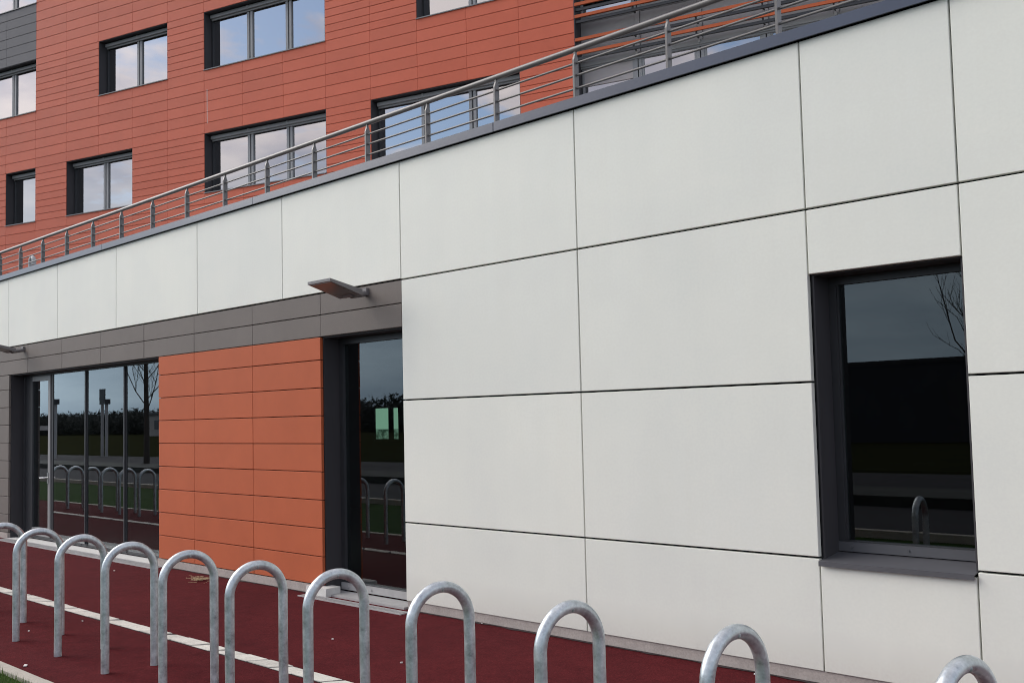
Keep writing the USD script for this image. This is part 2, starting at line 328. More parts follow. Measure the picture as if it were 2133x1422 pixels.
# kerb stones between the pavement and the lawn
k = thing("pavement_kerb", "pale concrete kerb between red pavement and lawn", "kerb", kind="structure")
x = -24.0
while x < 3:
    mesh(k, "kerb_stone", MB().box(x + 0.004, x + 0.996, -3.215, -3.123, -0.05, 0.012 + rng.uniform(-.003, .003)), M["kerb"])
    x += 1.0
k = thing("road_kerb", "pale concrete kerb between lawn and road", "kerb", kind="structure")
mesh(k, "kerb_strip", MB().box(-120, 60, -6.74, -6.61, -0.05, 0.09), M["kerb"])

# pale paver line let into the pavement: slanted butt joints, chipped
k = thing("paver_line", "line of pale pavers let into the red pavement", "paving", kind="structure")
x = -21.0
while x < 1.5:
    L = rng.choice([0.22, 0.26, 0.34, 0.18, 0.29])
    g, s = rng.uniform(.010, .022), rng.uniform(0.06, 0.16)
    y0, y1 = -1.965 + rng.uniform(-.006, .006), -1.840 + rng.uniform(-.006, .006)
    zt = 0.007 + rng.uniform(-.002, .002)
    mesh(k, "paver", MB().hexa([(x + g, y0, -.03), (x + L, y0, -.03), (x + g + s, y1, -.03), (x + L + s, y1, -.03),
                                (x + g, y0, zt), (x + L, y0, zt + rng.uniform(-.001, .001)), (x + g + s, y1, zt), (x + L + s, y1, zt)]), M["paver"])
    x += L + 0.002
mb = MB(); mb.box(-21, 1.6, -1.972, -1.832, -.02, 0.003)
mesh(k, "joint_mortar", mb, M["tar"])

# real blades where the lawn shows in the corner
rs = np.random.default_rng(3)
n = 15000
bx, by = rs.uniform(-10.5, -5.5, n), rs.uniform(-4.3, -3.222, n)
h, a, ln = rs.uniform(.022, .055, n), rs.uniform(0, 2 * np.pi, n), rs.uniform(.0, .03, n)
wd = .0028
dx, dy = np.cos(a) * wd, np.sin(a) * wd
tx, ty = bx + np.cos(a + 1.3) * ln, by + np.sin(a + 1.3) * ln
v = np.stack([np.stack([bx - dx, by - dy, np.full(n, -.012)], 1), np.stack([bx + dx, by + dy, np.full(n, -.012)], 1), np.stack([tx, ty, h], 1)], 1).reshape(-1, 3)
mesh("/World", "grass", (v, np.arange(3 * n).reshape(-1, 3)), M["blade"], label="short green grass behind the kerb in the lower left corner", category="grass", kind="stuff")

# ---------------------------------------------------------------- the low wing (annex)
ANNEX = thing("annex_wing", "low flat-roofed wing with white panel facade and orange panels between its glass doors", "building")
Z0, ZC, ZB, ZA, ZT = 0.08, 0.77, 1.86, 2.95, 4.035
JX = [-22.4, -20.4, -18.5, -16.56, -14.68, -12.79, -10.68, -8.92, -7.01, -4.92, -3.03, -2.09, 0.02, 2.12]
D1 = (-16.53, -11.635)
D2 = (-8.27, -7.01)
WN = (-3.022, -2.096)
DH = 2.52
GV, GH = 0.0050, 0.0068          # half widths of the upright and level joints


def slab(x0, x1, z0, z1, depth=0.03, j=0.0015, y0=0.0):
    """a panel with a small chamfer round its face, set a hair uneven"""
    t = [rng.uniform(-j, j) for _ in range(2)]
    c = 0.003
    ya, yb = y0 + t[0], y0 + t[1]
    v = [(x0, y0 + depth, z0), (x1, y0 + depth, z0), (x1, y0 + depth, z1), (x0, y0 + depth, z1),
         (x0, ya + c, z0), (x1, yb + c, z0), (x1, yb + c, z1), (x0, ya + c, z1),
         (x0 + c, ya, z0 + c), (x1 - c, yb, z0 + c), (x1 - c, yb, z1 - c), (x0 + c, ya, z1 - c)]
    f = [(8, 9, 10), (8, 10, 11)]
    for i in range(4):
        i2 = (i + 1) % 4
        f += [(4 + i, 4 + i2, 8 + i2), (4 + i, 8 + i2, 8 + i), (i, i2, 4 + i2), (i, 4 + i2, 4 + i)]
    return MB().add(v, f)


# white panels: top band everywhere, three rows below it to the right of the second door
for a, b in zip(JX[:-1], JX[1:]):
    mesh(ANNEX, "white_panel", slab(a + GV, b - GV, ZA + (0.012 if b <= -7 else GH), ZT - 0.004), M["white"])
    if a >= -7.02:
        rows = [(Z0, ZC), (ZC, ZB), (ZB, ZA)]
        if abs(a - JX[10]) < 1e-6:
            rows = [(Z0, ZC - 0.03), (2.538, ZA)]
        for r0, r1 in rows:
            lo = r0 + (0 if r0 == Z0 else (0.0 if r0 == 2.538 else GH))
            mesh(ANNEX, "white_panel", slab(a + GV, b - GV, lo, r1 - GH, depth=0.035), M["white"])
# grey terracotta: two-row band over the doors, and the pier left of the first door
TP = 1.2525
gx = [-7.01 - TP * i for i in range(0, 13)]
for zr0, zr1 in ((DH, 2.738), (2.738, ZA)):
    for i in range(12):
        mesh(ANNEX, "grey_panel", slab(gx[i + 1] + 0.0022, gx[i] - 0.0022, zr0 + 0.004, zr1 - 0.004, y0=0.004), M["grey"])
zz = [0.089 + 0.2755 * i for i in range(10)]; zz[9] = DH
for i in range(9):
    for x0, x1 in ((-17.78, D1[0]), (-19.03, -17.78), (-20.28, -19.03)):
        mesh(ANNEX, "grey_panel", slab(x0 + 0.0022, x1 - 0.0022, zz[i] + 0.004, zz[i + 1] - 0.004, y0=0.004), M["grey"])
# orange terracotta pier between the doors
for i in range(9):
    for x0, x1 in ((D1[1], -10.768), (-10.768, -9.515), (-9.515, D2[0])):
        mesh(ANNEX, "orange_panel", slab(x0 + 0.0022, x1 - 0.0022, zz[i] + 0.0038, zz[i + 1] - 0.0038, y0=0.004), M["orange"])
# dark cavity wall behind the cladding, with the openings left free
mb = MB()
for x0, x1, z0, z1 in ((-22.4, D1[0], 0.0, ZT), (D1[0], D1[1], DH + .004, ZT), (D1[1], D2[0], 0.0, ZT), (D2[0], D2[1], DH + .004, ZT), (D2[1], WN[0], 0.0, ZT), (WN[0], WN[1], 2.545, ZT), (WN[0], WN[1], 0.0, ZC - .032), (WN[1], 2.12, 0.0, ZT)):
    mb.box(x0 + .0, x1 - .0, 0.042, 0.30, z0, z1)
mesh(ANNEX, "cavity_wall", mb, M["cavity"])
# concrete plinth under the white panels and under the orange pier
for x0, x1, y0, z1 in ((-7.0, 2.1, 0.010, Z0 - 0.002), (D1[1] - .02, -8.46, -0.006, 0.083), (-22.4, D1[0], -0.006, 0.083)):
    mesh(ANNEX, "plinth", MB().box(x0, x1, y0, 0.041, -0.05, z1), M["concrete"])
mesh(ANNEX, "plinth_block", MB().hexa([(-8.46, -.075, -.04), (-8.12, -.075, -.04), (-8.46, .10, -.04), (-8.12, .10, -.04), (-8.46, -.06, .082), (-8.13, -.06, .079), (-8.46, .10, .084), (-8.12, .10, .083)]), M["block"], label="pale stone block at the end of the plinth beside the narrow door")
# ragged tar line where the pavement meets the plinth
for xa, xb, yb in ((-6.95, 2.0, 0.009), (-11.6, -8.5, -0.007)):
    xs = np.arange(xa, xb, 0.035)
    w = 0.014 + 0.050 * meshkit.fbm(np.stack([xs * 6, xs * 0, xs * 0], 1), 4, 5) ** 1.5
    v = np.vstack([np.stack([xs, np.full(len(xs), yb), np.full(len(xs), .0045)], 1), np.stack([xs, yb - w, np.full(len(xs), .0045)], 1)])
    m_ = len(xs)
    f = [(i, m_ + i, m_ + i + 1) for i in range(m_ - 1)] + [(i, m_ + i + 1, i + 1) for i in range(m_ - 1)]
    mesh("/World/red_pavement", "tar_edge", (v, np.array(f)), M["tar"])

# coping: three visible lengths of folded sheet with thin gaps, a drip edge below
CJ = [-22.4, -20.6, -16.88, -13.16, -9.43, -5.76, -2.05, 2.12]
for a, b in zip(CJ[:-1], CJ[1:]):
    a, b = a + .004, b - .004
    prof = [(-0.034, 4.036), (-0.032, 4.113), (0.42, 4.085), (0.42, 4.07), (-0.024, 4.098), (-0.020, 4.036)]
    v = [(x_, p[0], p[1]) for x_ in (a, b) for p in prof]
    f = []
    for i in range(6):
        j = (i + 1) % 6
        f += [(i, j, 6 + j), (i, 6 + j, 6 + i)]
    for q in ((0, 1, 4), (0, 4, 5), (1, 2, 3), (1, 3, 4)):
        f += [q, (q[2] + 6, q[1] + 6, q[0] + 6)]
    mesh(ANNEX, "coping", MB().add(v, f), M["coping"])
mesh(ANNEX, "parapet_core", MB().box(-22.4, 2.1, 0.05, 0.40, ZT + .001, 4.066), M["cavity"])

# roof deck, rear wall and floor of the wing; inside it is dark
TH = math.radians(16.34); BY = 13.2
tower_y = lambda x_: BY + math.tan(TH) * x_
poly = Polygon([(-22.3, 0.31), (2.1, 0.31), (2.1, tower_y(2.1) - .1), (-22.3, tower_y(-22.3) - .1)])
dk = trimesh.creation.extrude_polygon(poly, 0.22, engine="earcut"); dk.apply_translation([0, 0, 3.72])
mesh(ANNEX, "roof_deck", MB().tm(dk), M["roof"])
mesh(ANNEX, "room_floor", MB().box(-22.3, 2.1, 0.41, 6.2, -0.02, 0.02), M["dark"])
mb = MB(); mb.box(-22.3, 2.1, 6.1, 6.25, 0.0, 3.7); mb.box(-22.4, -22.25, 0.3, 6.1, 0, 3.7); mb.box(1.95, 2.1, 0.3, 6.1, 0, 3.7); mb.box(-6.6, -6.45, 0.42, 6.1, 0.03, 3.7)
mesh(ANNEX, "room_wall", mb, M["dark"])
rw = mesh(ANNEX, "rear_window", MB().frame(-15.10, -14.34, 6.03, 6.09, 1.30, 1.95, 0.04).box(-14.665, -14.53, 6.03, 6.09, 1.34, 1.91), M["frame"], label="pale green rear window seen through the narrow door, its panes glowing in place of daylight")
for pa, pb in ((-15.06, -14.67), (-14.53, -14.38)):  # self-glowing panes imitate daylight coming in from behind
    mesh(rw, "rear_pane", MB().box(pa, pb, 6.05, 6.07, 1.52, 1.91), M["daylight_glow"])
    mesh(rw, "rear_pane", MB().box(pa, pb, 6.05, 6.07, 1.34, 1.515), M["daylight_glow_low"])


# wide glazed entrance on the left: jambs, door leaf, three fixed lights
def bolt(mb, x_, y_, z_, r=0.010):
    c = trimesh.creation.cylinder(radius=r, height=0.012, sections=8)
    c.apply_transform(trimesh.transformations.rotation_matrix(math.pi / 2, [1, 0, 0])); c.apply_translation([x_, y_, z_])
    mb.tm(c)


YG = 0.24
ent = mesh(ANNEX, "glazed_entrance", MB().box(D1[0] + .30, D1[1] - .001, YG - .03, YG + .04, DH - .035, DH), M["frame"], label="wide glazed entrance with a door leaf and three fixed lights")
mesh(ent, "bottom_rail", MB().box(D1[0] + .305, D1[1] - .013, YG - .03, YG + .04, 0.015, 0.055), M["frame"])
mesh(ent, "jamb", MB().box(D1[0] + .001, D1[0] + .012, 0.036, YG + .05, 0.0, DH), M["jamb"])
mesh(ent, "jamb", MB().box(D1[1] - .012, D1[1] - .001, 0.036, YG - .031, 0.0, DH), M["jamb"])
mesh(ent, "head_lining", MB().box(D1[0] + .013, D1[1] - .013, 0.036, YG - .031, DH - .010, DH + .003), M["jamb"])
mesh(ent, "side_post", MB().box(D1[0] + .013, D1[0] + .30, YG - .02, YG + .05, 0.0, DH - .011).box(D1[0] + .08, D1[0] + .115, YG - .045, YG - .021, 0.02, DH - .04), M["frame"])
leafx = (D1[0] + .305, -15.47)
mesh(ent, "door_leaf", MB().box(leafx[1] - .075, leafx[1], YG - .025, YG + .03, .060, DH - .040).box(leafx[0] + .0755, leafx[1] - .0755, YG - .025, YG + .03, .060, .180).box(leafx[0] + .0755, leafx[1] - .0755, YG - .025, YG + .03, DH - .115, DH - .040), M["leaf"])
mesh(ent, "hinge_stile", MB().box(leafx[0], leafx[0] + .075, YG - .025, YG + .03, .060, DH - .040), M["frame"])
mesh(ent, "door_pane", MB().box(leafx[0] + .076, leafx[1] - .076, YG, YG + .012, 0.181, DH - .116), M["door_glass"])
hd = MB().tube([(-15.535, YG - .026, 0.945), (-15.535, YG - .075, 0.945), (-15.56, YG - .082, 0.945), (-15.70, YG - .082, 0.940)], 0.010, 8)
hd.box(-15.555, -15.515, YG - .034, YG - .026, 0.86, 1.02)
mesh(ent, "door_handle", hd, M["steel"])
mull = [-15.43, -14.245, -13.03]
for i, mx in enumerate(mull):
    w_ = 0.028 if i == 0 else 0.038
    mbm = MB().box(mx - w_, mx + w_, YG - .008, YG + .04, 0.03, DH - .036)
    if i:
        mbm.box(mx - .013, mx + .013, YG - .024, YG - .009, 0.02, DH - .04)
        bolt(mbm, mx - .10, YG - .035, 0.045); bolt(mbm, mx + .10, YG - .035, 0.045)
    mesh(ent, "mullion", mbm, M["frame"])
edges = [(mull[0] + .029, mull[1] - .039), (mull[1] + .039, mull[2] - .039), (mull[2] + .039, D1[1] - .013)]
for a, b in edges:
    mesh(ent, "fixed_pane", MB().box(a, b, YG, YG + .012, 0.056, DH - .036), M["door_glass"])
mesh(ent, "threshold", MB().box(D1[0] + .02, D1[1] - .01, -0.015, YG - .051, -0.02, 0.012), M["block"])
# narrow full-height door to the right of the orange pier
nd = mesh(ANNEX, "narrow_door", MB().frame(D2[0] + .013, D2[1] - .013, YG - .02, YG + .05, 0.03, DH - .011, 0.062, 0.075), M["frame"], label="narrow full-height dark glass door beside the orange panels")
mesh(nd, "jamb", MB().box(D2[0] + .001, D2[0] + .012, 0.036, YG + .05, 0.0, DH), M["jamb"])
mesh(nd, "jamb", MB().box(D2[1] - .012, D2[1] - .001, 0.037, YG + .05, 0.0, DH), M["jamb"])
mesh(nd, "head_lining", MB().box(D2[0] + .013, D2[1] - .013, 0.036, YG - .021, DH - .010, DH + .003), M["jamb"])
mesh(nd, "door_pane", MB().box(D2[0] + .076, D2[1] - .076, YG + .008, YG + .02, 0.106, DH - .074), M["door_glass"])
kb = MB().box(D2[0] + .02, D2[1] - .02, YG - .032, YG - .0205, 0.032, 0.10)
for bx_ in (D2[0] + .14, D2[0] + .50, D2[1] - .14):
    bolt(kb, bx_, YG - .036, 0.066)
mesh(nd, "kick_strip", kb, M["grate"])
mesh(nd, "threshold", MB().box(D2[0] + .02, D2[1] - .02, -0.010, YG - .035, -0.02, 0.020), M["grate"])
# tall fixed window in the white facade
wn = mesh(ANNEX, "tall_window", MB().frame(WN[0] + .013, WN[1] - .013, YG - .015, YG + .05, ZC + .03, 2.528, 0.050, 0.062), M["frame"], label="tall dark window set in the white panels")
mesh(wn, "jamb", MB().box(WN[0] + .001, WN[0] + .012, 0.036, YG + .05, ZC - .02, 2.536), M["jamb"])
mesh(wn, "jamb", MB().box(WN[1] - .012, WN[1] - .001, 0.036, YG + .05, ZC - .02, 2.536), M["jamb"])
mesh(wn, "head_lining", MB().box(WN[0] + .013, WN[1] - .013, 0.036, YG - .016, 2.529, 2.538), M["jamb"])
mesh(wn, "glazing_bead", MB().box(WN[0] + .064, WN[0] + .074, YG - .004, YG + .02, ZC + .093, 2.477), M["frame"])
mesh(wn, "window_pane", MB().box(WN[0] + .076, WN[1] - .064, YG + .006, YG + .018, ZC + .093, 2.477), M["door_glass"])
sb = MB().hexa([(WN[0] - .004, -.020, ZC - .022), (WN[1] - .003, -.020, ZC - .022), (WN[0] - .004, YG - .016, ZC + .012), (WN[1] - .003, YG - .016, ZC + .012),
                (WN[0] - .004, -.020, ZC - .016), (WN[1] - .003, -.020, ZC - .016), (WN[0] - .004, YG - .016, ZC + .018), (WN[1] - .003, YG - .016, ZC + .018)])
sb.box(WN[0] - .004, WN[1] - .003, -.026, -.0205, ZC - .046, ZC - .016)
mesh(wn, "window_sill", sb, M["sill"])
bb = MB().box(WN[0] + .014, WN[1] - .014, YG - .024, YG - .0155, ZC + .024, ZC + .082)
for bx_ in (WN[0] + .10, (WN[0] + WN[1]) / 2, WN[1] - .06):
    bolt(bb, bx_, YG - .028, ZC + .055, 0.009 if bx_ != (WN[0] + WN[1]) / 2 else 0.005)
mesh(wn, "bottom_rail", bb, M["sill"])


# drain grates in front of both doors
def grate(name, x0, x1, y0, y1, label):
    t = thing(name, label, "grate", ((x0 + x1) / 2, y0, 0), group=None)
    L, Wd = (x1 - x0) / 2, y1 - y0
    mesh(t, "grate_frame", MB().frame(-L, L, 0, Wd, 0, 0, 0.0) if False else MB().box(-L, L, 0, .012, -.02, .010).box(-L, L, Wd - .012, Wd, -.02, .010).box(-L, L, .013, Wd - .013, -.02, -.004), M["grate"])
    nb = int(2 * L / 0.040)
    mb = MB()
    for i in range(nb):
        xc = -L + (i + .5) * 2 * L / nb
        mb.box(xc - .010, xc + .010, .0125, Wd - .0125, -.003, .009)
    mesh(t, "grate_bars", mb, M["grate"], kind="stuff")


grate("drain_grate", D1[0], D1[1] + .2, -0.19, -0.02, "long pale drain grate at the foot of the wide glazed entrance")
grate("drain_grate", D2[0] - .15, D2[1] + .15, -0.19, -0.085, "short pale drain grate at the foot of the narrow door")

# ---------------------------------------------------------------- railing on the wing's roof edge
RY = 0.10
rl = thing("roof_railing", "grey metal railing with round handrail along the roof edge of the white wing", "railing", (0, RY, 4.05))
R0, R1 = -20.8, 1.9
mesh(rl, "handrail", MB().tube([(x_, 0, 0.492) for x_ in np.linspace(R0, R1, 40)], 0.0235, 12), M["rail"], smooth=50)
for dz in (0.380, 0.283, 0.180):
    mesh(rl, "cross_rail", MB().tube([(R0, 0, dz), (R1, 0, dz)], 0.0095, 8), M["rail"], smooth=50)
for i in range(-6, 21):
    px_ = -17.226 + 0.8755 * (i + 2)
    if px_ < R0 + .1 or px_ > R1 - .1:
        continue
    mb = MB(); t2 = 0.0085
    prof = [(-.027, 0.0), (.027, 0.0), (.027, .405), (.010, .452), (.010, .470), (-.010, .470), (-.010, .452), (-.027, .405)]
    v = [(px_ + s * t2, p[0], p[1]) for s in (-1, 1) for p in prof]
    f = []
    for a in range(8):
        b = (a + 1) % 8
        f += [(a, b, 8 + b), (a, 8 + b, 8 + a)]
    for q in ((0, 1, 2), (0, 2, 7), (7, 2, 3), (7, 3, 6), (6, 3, 4), (6, 4, 5)):
        f += [(q[0], q[2], q[1]), (q[0] + 8, q[1] + 8, q[2] + 8)]
    mb.add(v, f); mb.box(px_ - .03, px_ + .03, -.05, .05, -0.005, 0.010)
    mesh(rl, "post", mb, M["rail"])

# gooseneck vent pipe standing on the deck behind the railing, far left
vt = thing("roof_vent", "small grey gooseneck vent pipe behind the far left end of the roof railing", "vent pipe", (-17.35, 0.62, 4.05))
pts = [(0, 0, 0), (0, 0, .40)] + [(0.075 - 0.075 * math.cos(a_), 0, .40 + 0.075 * math.sin(a_)) for a_ in np.linspace(.3, math.pi, 9)] + [(0.15, 0, .34)]
mesh(vt, "pipe", MB().tube(pts, 0.035, 12), M["pole"], smooth=50)
mesh(vt, "collar", MB().tm(trimesh.creation.cylinder(radius=.08, height=.05, sections=16)), M["cavity"])


# ---------------------------------------------------------------- wall lamps on the grey band
def wall_lamp(loc, label):
    t = thing("wall_lamp", label, "wall lamp", loc, group=None)
    mesh(t, "wall_bracket", MB().box(-.034, .034, -.03, .002, -.038, .030), M["lampm"])
    arm = MB().tube([(0, -.02, -.02), (0, -.09, -.035), (0, -.17, -.045), (0, -.215, -.035)], [.030, .030, .034, .030], 10)
    mesh(t, "arm", arm, M["lampm"], smooth=50)
    knu = trimesh.creation.cylinder(radius=.034, height=.13, sections=14)
    knu.apply_transform(trimesh.transformations.rotation_matrix(math.pi / 2, [0, 1, 0])); knu.apply_translation([0, -.205, -.038])
    mesh(t, "knuckle", MB().tm(knu), M["lampm"], smooth=40)
    ta = math.radians(16.0)
    hw, L0, L1 = 0.172, 0.20, 0.575
    # flat LED head: thin tray, tapering to the outer edge, tilted up
    def P(x_, l, n_):
        return (x_, -(.18 + (l - L0) * math.cos(ta)) - n_ * math.sin(ta) * 0 , -.065 + (l - L0) * math.sin(ta) + n_)
    v = [P(-hw, L0, 0), P(hw, L0, 0), P(-hw, L1, 0), P(hw, L1, 0), P(-hw, L0, .055), P(hw, L0, .055), P(-hw, L1, .026), P(hw, L1, .026)]
    order = [2, 3, 0, 1, 6, 7, 4, 5]
    mesh(t, "lamp_head", MB().hexa([v[i] for i in order]), M["lampm"])
    e = .016
    lo, li = L1 - e, L0 + .09
    v = [P(-hw + e, lo, -.004), P(hw - e, lo, -.004), P(-hw + e, li, -.004), P(hw - e, li, -.004), P(-hw + e, lo, .004), P(hw - e, lo, .004), P(-hw + e, li, .004), P(hw - e, li, .004)]
    mesh(t, "lamp_lens", MB().hexa(v), M["lens"])
    return t


wall_lamp((-7.52, 0.004, 2.895), "flat grey wall lamp on the grey band above the narrow door")
wall_lamp((-15.93, 0.004, 2.895), "flat grey wall lamp above the wide entrance, cut by the left picture edge")

# ---------------------------------------------------------------- the tall block behind
TOWER = thing("office_block", "tall block clad in rust red panels behind the white wing", "building", (0, BY, 0), TH)
SP, S0 = 1.2537, -13.326
scol = lambda i: S0 - SP * i                                 # panel joints, leftwards from the recess
FL = [4.30, 5.77, 7.367, 8.856, 10.450, 11.922, 13.520, 15.0, 16.6]    # window band, gap, window band ...
rows = []
for j in range(len(FL) - 1):
    nrow = 8 if j % 2 == 0 else 6
    rows += [(FL[j] + (FL[j + 1] - FL[j]) * q / nrow, FL[j] + (FL[j + 1] - FL[j]) * (q + 1) / nrow) for q in range(nrow)]
WINDOWS = [  # column of the left edge, panes, level
    (13, 3, 2) if False else (15, 2, 4), (11, 2, 4), (8, 3, 4), (3, 3, 4),
    (14, 1, 2), (12, 2, 2), (8, 3, 2), (4, 3, 2), (15, 2, 6), (17, 1, 2), (17, 1, 4),
    (11, 2, 0), (8, 3, 0), (4, 3, 0)]


def taken_by_window(i, zc):
    """panel column i spans joints i+1 .. i"""
    for c, n_, lv in WINDOWS:
        if c - n_ <= i < c and FL[lv] < zc < FL[lv + 1]:
            return True
    return False


ct, st = math.cos(TH), math.sin(TH)


def to_px(s, y_, z_):
    P = np.array([s * ct - y_ * st, BY + s * st + y_ * ct, z_]) - CAM
    d = P @ FWD
    return CX + FPX * (P @ RGT) / d, CY - FPX * (P @ UPV) / d


pieces = []
for i in range(0, 19):
    for (z0, z1) in rows:
        if taken_by_window(i, (z0 + z1) / 2):
            continue
        grey = i >= 13 and z0 > FL[5] - .01 and z1 < FL[6] + .01
        pieces.append((i, z0, z1, grey))
seen, rest = [], MB()
for (i, z0, z1, grey) in pieces:
    qx, qy = to_px((scol(i) + scol(i + 1)) / 2, 0, (z0 + z1) / 2)
    wx, wy = qx / 2133 * 24.4, None
    P = np.array([((scol(i) + scol(i + 1)) / 2) * ct, BY + ((scol(i) + scol(i + 1)) / 2) * st])
    # hidden when its sight line passes under the roof edge of the wing
    t_ = (0 - CAM[1]) / (P[1] - CAM[1]); zc = CAM[2] + ((z0 + z1) / 2 + .1 - CAM[2]) * t_
    vis = -40 < qx < 2170 and -20 < qy < 900 and zc > 4.08
    seen.append((i, z0, z1, grey, vis))
order = sorted(range(len(seen)), key=lambda q: (not seen[q][4], -(seen[q][2] - seen[q][1]) * 1 + seen[q][0] * 0.02))
count = 0
for q in order:
    i, z0, z1, grey, vis = seen[q]
    s_ = slab(scol(i + 1) + .0016, scol(i) - .0016, z0 + .0050, z1 - .0050, depth=.025, j=.0012)
    if grey:
        mesh(TOWER, "grey_panel", s_, M["slate_dark"])
    elif vis and count < 300:
        mesh(TOWER, "terracotta_panel", s_, M["terracotta"] if rng.random() < .7 else M["terracotta2"]); count += 1
    else:
        rest.add(*s_.arrays())
mesh(TOWER, "terracotta_panels_rest", rest, M["terracotta"], kind="stuff")
# core behind the cladding, left open at the windows and the recess
core = MB()
SR = -2.0
SL = scol(19)
RD = 0.26
for j in range(len(FL) - 1):
    spans = sorted([(scol(c), scol(c - n_)) for c, n_, lv in WINDOWS if lv == j])
    x_ = SL
    for a, b in spans:
        if a > x_ + .01:
            core.box(x_, a, .034, .40, FL[j], FL[j + 1])
        x_ = b
    core.box(x_, S0, .034, .40, FL[j], FL[j + 1])
core.box(SL, S0, .034, .40, 0.0, FL[0])
core.box(SL, SR, .80, 1.0, 0.0, FL[-1]); core.box(SL, SR, .40, 12.0, FL[-1] - .2, FL[-1]); core.box(S0 + .001, SR, .10, .79, 0.0, FL[0])
mesh(TOWER, "core_wall", core, M["cavity"])


def tower_window(c, n_, lv):
    s0, s1, z0, z1 = scol(c), scol(c - n_), FL[lv], FL[lv + 1]
    y = RD
    zt = z1 - .10
    fr = MB().box(s0 + .013, s0 + .06, y - .01, y + .06, z0 + .045, zt).box(s1 - .06, s1 - .013, y - .01, y + .06, z0 + .045, zt).box(s0 + .0605, s1 - .0605, y - .01, y + .06, zt - .045, zt)
    w = mesh(TOWER, "window", fr, M["frame"])
    mesh(w, "bottom_rail", MB().box(s0 + .0605, s1 - .0605, y - .012, y + .062, z0 + .046, z0 + .086), M["frame_light"])
    mesh(w, "reveal", MB().box(s0 + .002, s0 + .012, .010, y + .08, z0 + .01, z1 - .002).box(s1 - .012, s1 - .002, .010, y + .08, z0 + .01, z1 - .002).box(s0 + .0125, s1 - .0125, .014, y + .08, z1 - .012, z1 - .002), M["jamb"])
    mesh(w, "blind_box", MB().box(s0 + .0605, s1 - .0605, y - .10, y - .011, z1 - .115, z1 - .035).box(s0 + .0605, s1 - .0605, y - .05, y - .0115, z1 - .155, z1 - .1155), M["frame_light"])
    mesh(w, "window_sill", MB().hexa([(s0 - .004, -.022, z0 - .010), (s1 + .004, -.022, z0 - .010), (s0 - .004, y - .0105, z0 + .028), (s1 + .004, y - .0105, z0 + .028),
                                     (s0 - .004, -.022, z0 + .012), (s1 + .004, -.022, z0 + .012), (s0 - .004, y - .0105, z0 + .044), (s1 + .004, y - .0105, z0 + .044)]), M["tower_sill"])
    pw = (s1 - s0 - .12) / n_
    for q in range(n_):
        a, b = s0 + .0605 + pw * q, s0 + .0605 + pw * (q + 1)
        if q:
            mesh(w, "mullion", MB().box(a - .085, a - .016, y - .02, y + .05, z0 + .0855, zt - .0455).box(a + .022, a + .085, y - .02, y + .05, z0 + .0855, zt - .0455), M["frame_light"])
            mesh(w, "blind_clip", MB().box(a - .018, a + .018, y - .112, y - .1005, z1 - .085, z1 - .03), M["pole"])
        al, br = a + (.0855 if q else .004), b - (.0855 if q < n_ - 1 else .004)
        mesh(w, "pane", MB().box(al, br, y + .02, y + .03, z0 + .0855, zt - .0455), M["tower_glass"])
    mesh(w, "room_backing", MB().box(s0 + .02, s1 - .02, .70, .72, z0, z1), M["dark"])


for c, n_, lv in WINDOWS:
    tower_window(c, n_, lv)
# light streaks of repair left on the cladding
mesh(TOWER, "joint_strip", MB().box(scol(8) + .095, scol(8) + .107, -.002, .004, 9.10, 9.95), M["block"])

# recessed glazed bay to the right, screened by orange louvres
lg = MB()
B0, B1 = S0 + .02, SR
y = RD + .02
mesh(TOWER, "bay_reveal", MB().box(S0 + .003, S0 + .018, -.006, y + .14, 4.3, FL[-1]), M["jamb"])
bm = [S0 + 1.24 + 1.265 * q for q in range(8)]
for lv in (2, 4):
    zb, zt = FL[lv] + .10, FL[lv + 1] - .12
    if lv == 4:
        zb = 9.735
    xs = [B0] + bm + [B1]
    for q in range(len(xs) - 1):
        a, b = xs[q] + (.075 if q else .012), xs[q + 1] - .075
        fr = MB().frame(a, b, y, y + .06, zb, zt, .045)
        w = mesh(TOWER, "bay_window", fr, M["frame_light"])
        if q == 0 and lv == 2:
            mesh(w, "pane", MB().box(a + .0455, b - .0455, y + .02, y + .03, zb + .0455, zt - .0455), M["tower_glass"])
            mesh(w, "roller_blind", MB().box(a + .047, b - .047, y + .004, y + .014, 8.36, zt - .0455).box(a + .047, b - .047, y - .004, y + .018, 8.335, 8.359), M["blind"])
        else:
            mesh(w, "pane", MB().box(a + .0455, b - .0455, y + .02, y + .03, zb + .0455, zt - .0455), M["tower_glass"])
    mesh(TOWER, "bay_blind_box", MB().box(B0, B1, y - .055, y - .001, zt, zt + .085).box(B0, B1, y - .03, y - .002, zt - .035, zt - .0005), M["frame_light"])
    for q in range(len(bm)):
        mesh(TOWER, "bay_mullion", MB().box(bm[q] - .074, bm[q] - .012, y - .01, y + .07, zb, zt - .036).box(bm[q] + .012, bm[q] + .074, y - .01, y + .07, zb, zt - .036), M["frame_light"])
        mesh(TOWER, "blind_clip", MB().box(bm[q] - .02, bm[q] + .02, y - .075, y - .0555, zt + .03, zt + .09), M["pole"])
